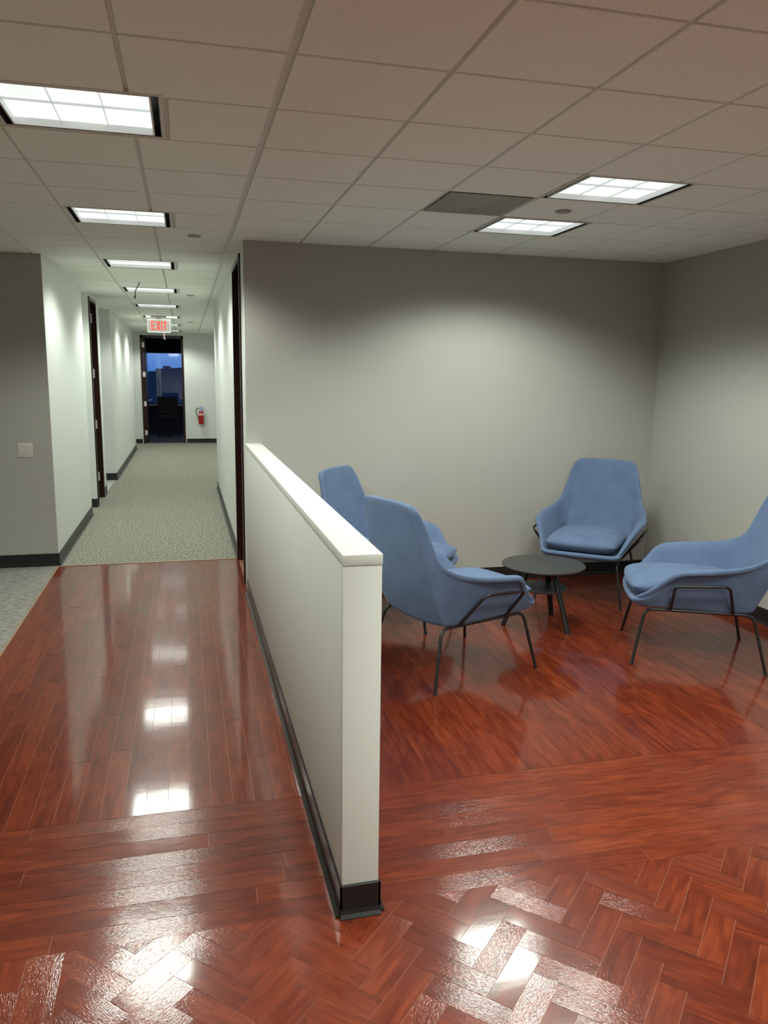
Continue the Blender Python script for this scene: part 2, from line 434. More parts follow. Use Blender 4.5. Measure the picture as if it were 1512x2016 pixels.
for i in range(i0, i1+1):
    gl = .013 if i == 0 else .008; gr = .013 if i == -1 else .008
    for rows, regs in ((rows_lobby, regions[:2]), (rows_corr, regions[2:])):
        for ya, yb in rows:
            c = (OX+i*PT+gl, OX+(i+1)*PT-gr, ya+.007, yb-.007)
            if c[0] < (PANEL[0]+PANEL[1])/2 < c[1] and c[2] < (PANEL[2]+PANEL[3])/2 < c[3]: continue
            c = tilerange(*c)
            if not c: continue
            for rg in regs:
                q = clipr(c, rg)
                if q: box(bt, q[0], q[1], q[2], q[3], CEIL, CEIL+.012, bev=.0012, seg=1)
ceiling = fin('ceiling', bt, M['ceil']); struct(ceiling, 'suspended ceiling of speckled square tiles')
for rg in regions:
    for a, b, c, d in g_quads(rg, FIX):
        box(bg, a, b, c, d, CEIL+.010, CEIL+.022)
fin('ceiling_grid', bg, M['tee'], ceiling)
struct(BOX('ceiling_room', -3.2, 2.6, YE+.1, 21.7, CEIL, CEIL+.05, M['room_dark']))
BOXp = BOX('ceiling_panel', PANEL[0], PANEL[1], PANEL[2], PANEL[3], CEIL-.001, CEIL+.006, M['panel_olive'])
tag(BOXp, 'dark olive smudged square panel in the lounge ceiling beside the lights', 'ceiling panel')

# light fixtures
def make_fixture(lx, ly):
    t = empty('ceiling_light')
    bm = bmesh.new()           # black housing: four thin walls and a lid
    hx, hy, zt = lx/2, ly/2, .075
    for a in ((-hx, -hx+.004, -hy, hy), (hx-.004, hx, -hy, hy), (-hx, hx, -hy, -hy+.004), (-hx, hx, hy-.004, hy)): box(bm, a[0], a[1], a[2], a[3], -.002, zt)
    box(bm, -hx, hx, -hy, hy, zt, zt+.004)
    fin('housing', bm, M['fixture_black'], t)
    bm = bmesh.new()
    for a in ((-hx-.011, -hx+.001, -hy-.009, hy+.009), (hx-.001, hx+.011, -hy-.009, hy+.009), (-hx, hx, -hy-.009, -hy+.001), (-hx, hx, hy-.001, hy+.009)): box(bm, a[0], a[1], a[2], a[3], -.0035, .009)
    fin('flange', bm, M['tee'], t)
    bm = bmesh.new()           # white inner frame, slots left open at both ends
    ix, iy = hx-.026, hy-.010
    for a in ((-ix, -ix+.006, -iy, iy), (ix-.006, ix, -iy, iy), (-ix, ix, -iy, -iy+.006), (-ix, ix, iy-.006, iy)): box(bm, a[0], a[1], a[2], a[3], -.003, .032)
    fin('inner_frame', bm, M['fixture_white'], t)
    bm = bmesh.new()
    for k in (-1, 1): box(bm, k*ix/3-.0012, k*ix/3+.0012, -iy+.006, iy-.006, .014, .022)
    box(bm, -ix+.006, ix-.006, -.0012, .0012, .014, .022)
    fin('louver', bm, M['blade'], t)
    bm = bmesh.new(); nx, ny = 3, 2   # six softly domed cells
    ax, ay = ix-.006, iy-.006; K = 8
    for cx in range(nx):
        for cy in range(ny):
            x0, x1 = -ax+2*ax*cx/nx, -ax+2*ax*(cx+1)/nx; y0, y1 = -ay+2*ay*cy/ny, -ay+2*ay*(cy+1)/ny
            g = [[bm.verts.new((x0+(x1-x0)*u/K, y0+(y1-y0)*v/K, .022+.008*math.sin(PI*u/K)**.6*math.sin(PI*v/K)**.6)) for v in range(K+1)] for u in range(K+1)]
            for u in range(K):
                for v in range(K): bm.faces.new([g[u][v], g[u][v+1], g[u+1][v+1], g[u+1][v]])
    fin('diffuser', bm, M['diffuser'], t, smooth=True)
    return t
fx = None
labels = {
 0: None, 1: None,
 2: 'large lit aisle ceiling light nearest the camera, cut by the left picture edge',
 3: 'lit aisle ceiling light, second from the camera, just before the corridor mouth',
 4: 'lit corridor ceiling light, first inside the white corridor, before the hanging cable',
 5: 'lit corridor ceiling light right behind the hanging black cable',
 6: 'lit corridor ceiling light between the cable light and the row above the exit sign',
 7: 'lit corridor ceiling light directly above the red exit sign',
 8: 'lit corridor ceiling light half hidden behind the exit sign, the nearer of two',
 9: 'last lit corridor ceiling light, lowest in the row, partly behind the exit sign',
 10: None, 11: None,  # the lounge pair is unseen, added to raise the general light
 12: 'lit square ceiling light over the lounge, the nearer and larger one on the right',
 13: 'smaller lit ceiling light over the lounge nearest the grey wall'}
lamps = []
for k, (a, b, c, d) in enumerate(FIX):
    if fx is None: fx = make_fixture(b-a, d-c); o = fx
    else: o = copy_tree(fx)
    o.location = ((a+b)/2, (c+d)/2, CEIL+.001)
    corr = k < 10
    grp = 'ceiling lights along the aisle and corridor' if corr else 'ceiling lights over the lounge'
    tag(o, labels[k] or ('lit ceiling light behind the camera over the aisle' if corr else 'unseen ceiling light added over the lounge for fill light'), 'ceiling light', grp)
    L = bpy.data.lights.new('lamp', 'AREA'); L.shape = 'RECTANGLE'; L.size = .485; L.size_y = .42
    L.energy = {0: 28, 1: 15, 2: 31, 3: 29, 4: 19.5, 5: 23, 6: 23, 7: 23, 8: 23, 9: 23, 10: 60, 11: 39, 12: 33, 13: 27.5}[k]
    L.color = (.95, 1.0, .91); L.spread = PI
    L.use_nodes = True; ln = L.node_tree; em = ln.nodes['Emission']     # parabolic louver: full inside the cutoff angle, dark beyond it
    ge = node(ln, 'ShaderNodeNewGeometry'); dt = node(ln, 'ShaderNodeVectorMath', operation='DOT_PRODUCT')
    ln.links.new(ge.outputs['Incoming'], dt.inputs[0]); ln.links.new(ge.outputs['Normal'], dt.inputs[1])
    ab = node(ln, 'ShaderNodeMath', operation='ABSOLUTE'); ln.links.new(dt.outputs['Value'], ab.inputs[0])
    sm = node(ln, 'ShaderNodeMapRange', interpolation_type='SMOOTHSTEP'); sm.inputs['From Min'].default_value = math.cos(math.radians(73)); sm.inputs['From Max'].default_value = math.cos(math.radians(53))
    sm.inputs['To Min'].default_value = .0; sm.inputs['To Max'].default_value = 1
    ln.links.new(ab.outputs[0], sm.inputs['Value'])
    bw = node(ln, 'ShaderNodeMapRange'); bw.inputs['From Min'].default_value = .45; bw.inputs['From Max'].default_value = 1   # batwing: stronger sideways than straight down
    bw.inputs['To Min'].default_value = 1.5; bw.inputs['To Max'].default_value = .62; ln.links.new(ab.outputs[0], bw.inputs['Value'])
    mu = node(ln, 'ShaderNodeMath', operation='MULTIPLY'); ln.links.new(sm.outputs[0], mu.inputs[0]); ln.links.new(bw.outputs[0], mu.inputs[1]); ln.links.new(mu.outputs[0], em.inputs['Strength'])
    lo = bpy.data.objects.new('lamp', L); lamps.append((lo, o))
for lo, o in lamps: C.objects.link(lo); lo.location = (0, 0, -.006); lo.parent = o

# discs, speck, cable
def disc(x, y, label, r=.042):
    bm = bmesh.new(); lathe(bm, [(0, -.010), (r*.8, -.010), (r, -.007), (r, -.001), (0, -.001)], 32)
    o = fin('sprinkler_cover', bm, M['cover_disc'], smooth=True, angle=40); o.location = (x, y, CEIL)
    tag(o, label, 'sprinkler cover', 'round sprinkler cover plates in the ceiling')
disc(1.992, 4.01, 'round sprinkler cover plate between the two lounge ceiling lights')
disc(.087, 5.432, 'round sprinkler cover plate in the aisle ceiling near the grey wall corner')
disc(.092, 9.433, 'round sprinkler cover plate in the corridor ceiling beside the cable light')
disc(.127, 14.261, 'farthest round sprinkler cover plate, in the ceiling right of the exit sign')
bm = bmesh.new()
tube(bm, smooth_path([(-.405, 8.3, CEIL+.004), (-.412, 8.3, 2.405), (-.445, 8.3, 2.36), (-.452, 8.3, 2.30)], .04, 6), .0045, 8)
tube(bm, [(-.452, 8.3, 2.302), (-.455, 8.3, 2.276)], .0075, 8)
tag(fin('hanging_cable', bm, M['dark_cable'], smooth=True, angle=50), 'short black cable end hanging from the corridor ceiling before a light', 'cable')

# ------------------------------------------------------------------ walls
def wall(name, x0, x1, y0, y1, mat, z0=0, z1=CEIL+.02, label=None):
    return struct(BOX(name, x0, x1, y0, y1, z0, z1, M[mat]), label)
wall('wall_back', XR+.006, RX+.1, YB, YB+.10, 'wall_grey', label='grey wall behind the lounge chairs')
wall('wall_right', RX, RX+.1, FB, YB, 'wall_grey', label='grey wall on the right of the lounge')
wall('wall_left_grey', -4.2, XL-.002, 6.62, 6.72, 'wall_grey', label='dark grey wall at the far left with the light switch')
wall('wall_far_left', -4.3, -4.2, FB-.1, 6.72, 'wall_white')
wall('wall_rear', -4.2, RX+.1, FB-.1, FB, 'wall_white')
# corridor right side
wall('wall_corridor_right', XR, XR+.1, YB+.008, 5.72, 'wall_white')
wall('wall_corridor_right', XR, XR+.1, 5.72, 6.56, 'wall_white', z0=2.385)
wall('wall_corridor_right', XR, XR+.1, 6.56, 10.9, 'wall_white', label='white corridor wall on the right')
wall('wall_corridor_right_recess', 1.0, 1.1, 10.8, YE+.1, 'wall_white')
wall('wall_corridor_return', XR+.1, 1.0, 10.8, 10.9, 'wall_white')
# corridor left side
wall('wall_corridor_left', XL-.0019, XL, 6.6205, 6.722, 'wall_white')
wall('wall_corridor_left', XL-.1, XL, 6.722, 9.0, 'wall_white', label='white corridor wall at left, nearest part')
wall('wall_corridor_left_recess', XL-.2, XL-.12, 9.0, 9.6, 'wall_white')
wall('wall_corridor_left_stub', XL-.12, XL, 9.5, 9.6, 'wall_white')
wall('wall_corridor_left', XL-.1, XL, 9.6, 10.3, 'wall_white', z0=2.40)
wall('wall_corridor_left', XL-.1, XL, 10.3, 10.7, 'wall_white')
wall('wall_passage_near', -3.5, XL-.1, 10.6, 10.7, 'wall_white')
wall('wall_passage_far', -3.5, -1.01, 11.95, 12.05, 'wall_white', label='white corner wall across the side passage')
wall('wall_corridor_left_far', -1.11, -1.01, 12.05, 16.8, 'wall_white', label='white corridor wall at left, beyond the side passage')
wall('wall_alcove', -3.5, -1.11, 16.7, 16.8, 'wall_white')
wall('wall_passage_end', -3.6, -3.5, 10.6, YE+.1, 'wall_white')
# end wall with door opening
DX0, DX1, DZ = -.925, -.012, 2.37
wall('wall_end', -3.5, DX0, YE, YE+.1, 'wall_white'); wall('wall_end', DX1, 1.0, YE, YE+.1, 'wall_white', label='white end wall of the corridor with the fire extinguisher')
wall('wall_end', DX0, DX1, YE, YE+.1, 'wall_white', z0=DZ)
# dark rooms behind the doors
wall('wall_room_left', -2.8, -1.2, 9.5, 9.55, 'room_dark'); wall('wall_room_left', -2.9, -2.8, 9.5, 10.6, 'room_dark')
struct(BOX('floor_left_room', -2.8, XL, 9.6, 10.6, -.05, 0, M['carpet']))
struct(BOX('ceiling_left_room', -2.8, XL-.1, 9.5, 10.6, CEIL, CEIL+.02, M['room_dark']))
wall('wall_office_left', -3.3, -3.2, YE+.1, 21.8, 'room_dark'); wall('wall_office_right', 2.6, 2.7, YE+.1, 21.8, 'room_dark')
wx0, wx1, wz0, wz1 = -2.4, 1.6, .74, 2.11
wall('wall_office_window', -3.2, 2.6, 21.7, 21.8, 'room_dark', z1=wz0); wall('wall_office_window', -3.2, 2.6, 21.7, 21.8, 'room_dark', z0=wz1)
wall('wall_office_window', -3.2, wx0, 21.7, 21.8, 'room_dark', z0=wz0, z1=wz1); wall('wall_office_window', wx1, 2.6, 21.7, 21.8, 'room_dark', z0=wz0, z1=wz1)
win = struct(BOX('window_1', wx0, wx1, 21.745, 21.75, wz0, wz1, M['glass']), 'dark office window with blue dusk sky')
bm = bmesh.new()
for a in ((wx0, wx0+.04), (wx1-.04, wx1), (-1.15, -1.11)): box(bm, a[0], a[1], 21.71, 21.79, wz0, wz1)
box(bm, wx0, wx1, 21.71, 21.79, wz1-.035, wz1); box(bm, wx0, wx1, 21.70, 21.79, wz0, wz0+.035)
fin('window_frame', bm, M['fixture_black'], win)
BOX('window_sill', wx0, wx1, 21.58, 21.71, wz0-.03, wz0, M['steel'], win)
# distant treeline
bm = bmesh.new(); n = 120; pts = []
for k in range(n+1):
    x = -60+120*k/n; pts.append((x, 1.6+.5*random.random()+.7*math.sin(k*.35)**2))
for (xa, za), (xb, zb) in zip(pts, pts[1:]): box(bm, xa, xb, 118, 122, -8, za)
tag(fin('treeline', bm, M['outside_dark']), 'dark distant treeline seen through the office window at dusk', 'treeline')

# rubber cove bases
def base(name, pts, mat='cove', h=.1, t=.006, toe=.014, parent=None):
    """profile swept along straight runs; pts: (x0,y0,x1,y1,nx,ny) n = outward"""
    bm = bmesh.new()
    for x0, y0, x1, y1, nx, ny in pts:
        prof = [(0, h), (t*.6, h), (t, h-.003), (t, .022), (t+.003, .010), (t+toe, .003), (t+toe, 0), (0, 0)]
        a = [bm.verts.new((x0+nx*d, y0+ny*d, z)) for d, z in prof]; b = [bm.verts.new((x1+nx*d, y1+ny*d, z)) for d, z in prof]
        for i in range(len(prof)):
            j = (i+1) % len(prof); bm.faces.new([a[i], a[j], b[j], b[i]])
        bm.faces.new(a); bm.faces.new(b[::-1])
    o = fin(name, bm, M[mat], parent)
    if not parent: struct(o)
    return o
base('baseboard_back', [(HWX1, YB, RX-.006, YB, 0, -1)])
base('baseboard_right', [(RX, FB, RX, YB-.006, -1, 0)])
base('baseboard_left_grey', [(-4.2, 6.62, XL+.006, 6.62, 0, -1)])
base('baseboard_corridor_left', [(XL, 6.615, XL, 9.0, 1, 0), (XL-.12, 9.5, XL+.006, 9.5, 0, -1), (XL, 9.5, XL, 9.56, 1, 0), (XL, 10.35, XL, 10.7, 1, 0)])
base('baseboard_corridor_left_far', [(-3.0, 11.95, -1.004, 11.95, 0, -1), (-1.01, 11.95, -1.01, 16.8, 1, 0)])
base('baseboard_corridor_right', [(XR, 6.60, XR, 10.9, -1, 0)])
base('baseboard_end', [(-3.5, YE, DX0-.02, YE, 0, -1), (DX1+.02, YE, 1.0, YE, 0, -1)])
base('baseboard_rear', [(-4.2, FB, RX, FB, 0, 1)])

# low partition
hw = BOX('wall_partition', HWX0, HWX1, HW0, HW1-.001, .0, HWH-.0315, M['laminate'], bev=.0015)
struct(hw, 'low warm white partition between aisle and lounge')
BOX('cap', HWX0-.0015, HWX1+.0015, HW0-.0015, HW1-.001, HWH-.030, HWH, M['laminate'], hw, bev=.0015)
bm = bmesh.new(); box(bm, HWX0+.003, HWX1-.003, HW0+.004, HW1-.002, HWH-.033, HWH-.029)
fin('seam', bm, M['fixture_black'], hw)
bm = bmesh.new(); box(bm, HWX0-.0004, HWX0+.001, HW0+.0185, HW0+.0197, .1, HWH-.0315); fin('joint', bm, M['plastic_seam'], hw)
base('baseboard', [(HWX0, HW0-.006, HWX0, HW1, -1, 0)], mat='cove_scuffed', parent=hw)
base('baseboard', [(HWX0-.006, HW0, HWX1+.006, HW0, 0, -1), (HWX1, HW0-.006, HWX1, HW1, 1, 0)], parent=hw)

# ------------------------------------------------------------------ doors
def hinge(par, x, y, z, face):
    bm = bmesh.new()
    if face == 'y': box(bm, x-.028, x+.028, y-.004, y, z-.055, z+.055, bev=.002); tube(bm, [(x-.0, y-.006, z-.05), (x, y-.006, z+.05)], .006, 8)
    else: box(bm, x-.004, x, y-.028, y+.028, z-.055, z+.055, bev=.002)
    fin('hinge', bm, M['steel_light'], par)
# door_1: closed leaf in the right wall
bm = bmesh.new()
for y0, y1 in ((5.735, 5.775), (6.52, 6.56)): box(bm, XR-.012, XR+.105, y0, y1, 0, 2.385, bev=.002)
box(bm, XR-.012, XR+.105, 5.775, 6.52, 2.345, 2.385, bev=.002)
d1 = struct(fin('door_1', bm, M['mahogany']), 'dark mahogany door frame and leaf in the right corridor wall')
l1 = BOX('door_leaf', XR+.055, XR+.095, 5.778, 6.517, .006, 2.342, M['mahogany'], d1)
bm = bmesh.new(); tube(bm, smooth_path([(XR+.055, 5.85, 1.0), (XR+.01, 5.85, 1.0), (XR+.01, 5.95, 1.0)], .015), .008, 10); fin('door_handle', bm, M['steel'], l1, smooth=True, angle=50)
# door_2: leaf swung into the left room, hinges on the far jamb
bm = bmesh.new()
for y0, y1 in ((9.6, 9.635), (10.265, 10.305)): box(bm, XL-.105, XL+.014, y0, y1, 0, 2.40, bev=.002)
box(bm, XL-.105, XL+.014, 9.635, 10.265, 2.36, 2.40, bev=.002)
d2 = struct(fin('door_2', bm, M['mahogany']), 'open mahogany door frame with four hinges in the left corridor wall')
BOX('door_leaf', -1.76, XL-.108, 10.22, 10.262, .006, 2.355, M['mahogany'], d2)
for z in (2.2, 1.54, .917, .268): hinge(d2, XL-.062, 10.265, z, 'y')
# door_3: open door at the end
bm = bmesh.new()
box(bm, DX0, DX0+.055, YE-.015, YE+.115, 0, DZ, bev=.002); box(bm, DX1-.045, DX1, YE-.015, YE+.115, 0, DZ, bev=.002)
box(bm, DX0, DX1, YE-.015, YE+.115, DZ-.06, DZ, bev=.002)
d3 = struct(fin('door_3', bm, M['mahogany']), 'mahogany door frame at the corridor end opening on a dark office')
l3 = BOX('door_leaf', DX0+.058, DX0+.098, YE+.12, YE+.92, .006, 2.30, M['mahogany'], d3)
for z in (2.161, 1.524, .88, .24): hinge(d3, DX0+.06, YE-.016, z, 'y')
bm = bmesh.new(); tube(bm, smooth_path([(DX0+.098, YE+.86, .93), (DX0+.16, YE+.86, .93), (DX0+.165, YE+.76, .95)], .02), .009, 10); fin('door_handle', bm, M['steel_light'], l3, smooth=True, angle=50)

# ------------------------------------------------------------------ light switch
sw = empty('light_switch', (-1.2335, 6.62, .941))
bm = bmesh.new(); box(bm, -.056, .056, -.006, 0, -.057, .057, bev=.003); fin('plate', bm, M['plastic_white'], sw, smooth=True, angle=40)
for sx in (-.023, .023):
    bm = bmesh.new(); box(bm, sx-.017, sx+.017, -.0068, -.005, -.034, .034); f_ = fin('rocker_surround', bm, M['plastic_seam'], sw)
    bm = bmesh.new()
    vs = [bm.verts.new(v) for v in ((sx-.0155, -.0068, -.0325), (sx+.0155, -.0068, -.0325), (sx+.0155, -.0068, .0325), (sx-.0155, -.0068, .0325), (sx-.0155, -.0085, -.0325), (sx+.0155, -.0085, -.0325), (sx+.0155, -.012, .0325), (sx-.0155, -.012, .0325))]
    for q in ((0, 3, 2, 1), (4, 5, 6, 7), (0, 1, 5, 4), (2, 3, 7, 6), (1, 2, 6, 5), (0, 4, 7, 3)): bm.faces.new([vs[i] for i in q])
    fin('rocker', bm, M['plastic_white'], f_)
tag(sw, 'white double rocker light switch on the dark grey wall at left', 'light switch')
bm = bmesh.new(); box(bm, XL, XL+.006, 8.43, 8.50, .875, .99, bev=.002); box(bm, XL+.005, XL+.010, 8.458, 8.472, .905, .96)
tag(fin('light_switch', bm, M['fixture_white']), 'white single light switch on the white corridor wall at left', 'light switch')

# ------------------------------------------------------------------ fire extinguisher
ex = empty('fire_extinguisher', (.335, YE-.085, .43))
R_ = .058
bm = bmesh.new(); lathe(bm, [(0, 0), (R_*.8, .0), (R_, .02), (R_, .235), (R_*.93, .262), (R_*.6, .29), (.024, .305), (.022, .33), (0, .33)], 28)
cy_ = fin('cylinder', bm, M['red_paint'], ex, smooth=True, angle=60)
bm = bmesh.new(); lathe(bm, [(R_+.0005, .20), (R_+.001, .20), (R_+.001, .248), (R_+.0005, .248)], 28); fin('label_band', bm, simple('pale band', (.72, .5, .42, 1), .5), cy_)
bm = bmesh.new(); box(bm, -.022, .022, -.02, .02, .33, .375, bev=.004); tube(bm, [(-.01, 0, .37), (.085, 0, .40)], .008, 8); tube(bm, [(-.01, 0, .36), (.08, 0, .352)], .007, 8)
tube(bm, [(-.02, 0, .36), (-.045, 0, .362)], .011, 10)
fin('valve_handle', bm, M['steel'], ex, smooth=True, angle=40)
bm = bmesh.new(); tube(bm, smooth_path([(-.045, 0, .36), (-.10, 0, .35), (-.115, 0, .29), (-.085, -.01, .20), (-.066, 0, .17), (-.064, 0, .11)], .04), .0085, 10); fin('hose', bm, M['rubber'], ex, smooth=True, angle=50)
bm = bmesh.new(); box(bm, -.024, .024, -.034, -.031, .295, .40); fin('inspection_tag', bm, M['label_blue'], ex)
bm = bmesh.new(); box(bm, -.03, .03, .055, .085, .05, .36); fin('wall_bracket', bm, M['steel'], ex)
tag(ex, 'red fire extinguisher with a blue tag hung on the end wall of the corridor', 'fire extinguisher')

# ------------------------------------------------------------------ exit sign
sg = empty('exit_sign', (-.366, 13.0, 2.285))
hw_, hh_ = .168, .092
bm = bmesh.new(); box(bm, -hw_, hw_, -.004, .004, -hh_, hh_); pn_ = fin('panel', bm, M['acrylic'], sg)
bm = bmesh.new()
for a in ((-hw_-.006, -hw_, -hh_, hh_), (hw_, hw_+.006, -hh_, hh_), (-hw_-.006, hw_+.006, -hh_-.01, -hh_), (-hw_-.006, hw_+.006, hh_, hh_+.008)): box(bm, a[0], a[1], -.007, .007, a[2], a[3])
fin('edge_frame', bm, M['acrylic_edge'], sg)
bm = bmesh.new(); box(bm, -.12, .12, -.03, .03, hh_+.03, CEIL-2.285); box(bm, -.04, .04, -.008, .008, hh_+.006, hh_+.032); fin('canopy', bm, M['fixture_white'], sg)
def quad(bm, pts, y0=-.0085, y1=-.004):
    a = [bm.verts.new((x, y0, z)) for x, z in pts]; b = [bm.verts.new((x, y1, z)) for x, z in pts]
    bm.faces.new(a); bm.faces.new(b[::-1])
    for i in range(len(pts)): j = (i+1) % len(pts); bm.faces.new([a[j], a[i], b[i], b[j]])
def letter(ch, x):
    bm = bmesh.new(); H, W, T = .066, .030, .015
    r = lambda a, b, c, d: quad(bm, [(x+a, c), (x+b, c), (x+b, d), (x+a, d)])
    if ch == 'E': r(-W, -W+T, -H, H); r(-W+T, W, H-T, H); r(-W+T, W*.8, -T/2, T/2); r(-W+T, W, -H, -H+T)
    if ch == 'X':
        quad(bm, [(x-W, -H), (x-W+T*1.2, -H), (x+W, H), (x+W-T*1.2, H)]); quad(bm, [(x+W-T*1.2, -H), (x+W, -H), (x-W+T*1.2, H), (x-W, H)], -.0084)
    if ch == 'I': r(-T/2, T/2, -H, H)
    if ch == 'T': r(-W, W, H-T, H); r(-T/2, T/2, -H, H-T)
    fin('letter', bm, M['letters_red'], pn_)
for ch, x in (('E', -.085), ('X', -.010), ('I', .042), ('T', .092)): letter(ch, x)
bm = bmesh.new(); tube(bm, smooth_path([(.072, 0, -hh_-.008), (.072, 0, -hh_-.09), (.084, -.01, -hh_-.115)], .02), .009, 10); fin('drop_tube', bm, M['rod_pink'], sg, smooth=True, angle=50)
tag(sg, 'red lettered EXIT sign hanging from the corridor ceiling', 'exit sign')

# ------------------------------------------------------------------ lounge chairs
def make_chair():
    t = empty('lounge_chair')
    # stations from the front lip, along the seat, up the back: centre(y,z), corner(x,y,z), side-mid, rim, curled lip
    st = [
     ((.370, .374), (.240, .356, .370), (.256, .348, .376), (.268, .340, .386), (.278, .335, .382)),
     ((.345, .348), (.238, .322, .348), (.258, .306, .372), (.278, .290, .404), (.290, .286, .398)),
     ((.300, .346), (.237, .270, .345), (.267, .248, .398), (.306, .226, .482), (.333, .216, .468)),
     ((.240, .340), (.236, .205, .344), (.274, .184, .430), (.338, .164, .566), (.382, .152, .544)),
     ((.110, .335), (.234, .090, .339), (.280, .080, .440), (.346, .070, .577), (.396, .062, .556)),
     ((-.050, .330), (.232, -.050, .335), (.280, -.060, .445), (.342, -.066, .586), (.388, -.070, .568)),
     ((-.185, .325), (.230, -.168, .330), (.280, -.190, .455), (.326, -.196, .595), (.356, -.204, .586)),
     ((-.268, .330), (.230, -.250, .340), (.270, -.272, .485), (.300, -.296, .628), (.316, -.312, .624)),
     ((-.325, .465), (.244, -.310, .478), (.266, -.326, .590), (.284, -.338, .680), (.294, -.353, .680)),
     ((-.362, .605), (.234, -.352, .615), (.254, -.354, .690), (.270, -.359, .752), (.278, -.374, .752)),
     ((-.395, .750), (.214, -.387, .758), (.236, -.386, .800), (.250, -.388, .838), (.258, -.402, .838)),
     ((-.425, .885), (.196, -.418, .888), (.214, -.414, .895), (.228, -.414, .905), (.236, -.427, .905)),
     ((-.440, .952), (.178, -.436, .948), (.197, -.431, .940), (.212, -.429, .924), (.219, -.440, .918)),
    ]
    bm = bmesh.new(); rows = []
    for (cy, cz), c, s, r, l in st:
        half = [(0, cy, cz), (c[0]*.55, cy*.7+c[1]*.3, cz*.8+c[2]*.2), c, s, r, l]
        row = [(-x, y, z) for x, y, z in reversed(half[1:])] + half
        rows.append([bm.verts.new(p) for p in row])
    for a, b in zip(rows, rows[1:]):
        for k in range(len(a)-1): bm.faces.new([a[k], a[k+1], b[k+1], b[k]])
    cl = bm.edges.layers.float.new('crease_edge')
    for i in range(len(rows)-1):
        for k in (3, 7):
            e_ = bm.edges.get((rows[i][k], rows[i+1][k]))
            e_[cl] = (.3, .5, .7, .8, .8, .85, .9, .9, .8, .5, .3, .1)[i]
    for k in range(3, 7): bm.edges.get((rows[7][k], rows[7][k+1]))[cl] = .95
    for k in range(len(rows[12])-1): bm.edges.get((rows[12][k], rows[12][k+1]))[cl] = .3
    o = fin('shell', bm, M['fabric'], t, smooth=True)
    # normals must point to the sitter so that thickness grows outward
    me = o.data
    up = sum(p.normal.z for p in me.polygons if abs(p.center.x) < .1 and p.center.z < .36)
    if up < 0: me.flip_normals()
    sol = o.modifiers.new('thickness', 'SOLIDIFY'); sol.thickness = .036; sol.offset = -.6; sol.use_even_offset = False
    sub = o.modifiers.new('smooth', 'SUBSURF'); sub.levels = 2; sub.render_levels = 3
    # cushion
    bm = bmesh.new(); NX, NY = 12, 12
    def cz(u, v, top):
        e = (max(0, 1-abs(u)**6)*max(0, 1-abs(v)**6))**.5
        return .438+((.040+.020*(1-u*u)*(1-v*v))*e if top else -.072*e)
    grid = {}
    for top in (1, 0):
        for i in range(NX+1):
            for j in range(NY+1):
                u, v = -1+2*i/NX, -1+2*j/NY
                edge = i in (0, NX) or j in (0, NY)
                if edge and not top: grid[(0, i, j)] = grid[(1, i, j)]; continue
                # rounded-square plan
                uu, vv = u*math.sqrt(1-.16*v*v), v*math.sqrt(1-.16*u*u)
                w = .246 + .010*(vv)
                x = uu*w*1.06; y = .062+vv*.315*1.06
                z = cz(u, v, top) - (.012 if v > 0 else 0)*v + (-.010)*(1-(v+1)/2) - (.0)
                grid[(top, i, j)] = bm.verts.new((x, y, z))
    for top in (1, 0):
        for i in range(NX):
            for j in range(NY):
                q = [grid[(top, i, j)], grid[(top, i+1, j)], grid[(top, i+1, j+1)], grid[(top, i, j+1)]]
                try: bm.faces.new(q if top else q[::-1])
                except ValueError: pass
    cu = fin('cushion', bm, M['fabric'], t, smooth=True)
    sub = cu.modifiers.new('smooth', 'SUBSURF'); sub.levels = 1; sub.render_levels = 2
    # tubular frame: each side is one bent rod, two legs and a rail
    for s in (-1, 1):
        path = smooth_path([(s*.300, .345, .0), (s*.243, .285, .308), (s*.243, -.270, .308), (s*.300, -.345, .0)], .045, 7)
        for part, name in ((path[:9], 'leg'), (path[8:10], 'side_rail'), (path[9:], 'leg')):
            bm = bmesh.new(); tube(bm, part, .0085, 12)
            lg = fin(name, bm, M['black_metal'], t, smooth=True, angle=60)
            if name == 'leg':
                sy = 1 if part[0].y > 0 else -1
                bm = bmesh.new(); tube(bm, [(s*.3005, sy*.3455, 0), (s*.2985, sy*.3432, .010)], .0098, 12)
                fin('glide', bm, M['rubber'], lg, smooth=True, angle=50)
        bm = bmesh.new(); tube(bm, smooth_path([(s*.256, .155, .318), (s*.382, .160, .478), (s*.382, -.110, .492), (s*.258, -.165, .318)], .035, 7), .008, 12)
        fin('arm_brace', bm, M['black_metal'], t, smooth=True, angle=60)
    for y in (.16, -.15):
        bm = bmesh.new(); tube(bm, [(-.250, y, .310), (.250, y, .310)], .008, 10)
        fin('crossbar', bm, M['black_metal'], t, smooth=True, angle=60)
    return t
ch = make_chair()
chairs = [
 (1.377, 3.853, -70.2, 'blue upholstered lounge chair seen from behind, nearest the low partition'),
 (2.786, 3.740, 64.1, 'blue upholstered lounge chair on the right, seen from its side, cut by the picture edge'),
 (2.825, 5.000, 139.5, 'blue upholstered lounge chair in the corner behind the round table, facing the camera'),
 (1.298, 4.800, -128.5, 'blue upholstered lounge chair by the grey wall, half hidden behind the nearest chair')]
for k, (x, y, a, lab) in enumerate(chairs):
    o = ch if k == 0 else copy_tree(ch)
    o.location = (x, y, 0.0006); o.rotation_euler = (0, 0, math.radians(a))
    tag(o, lab, 'chair', 'blue lounge chairs around the table')

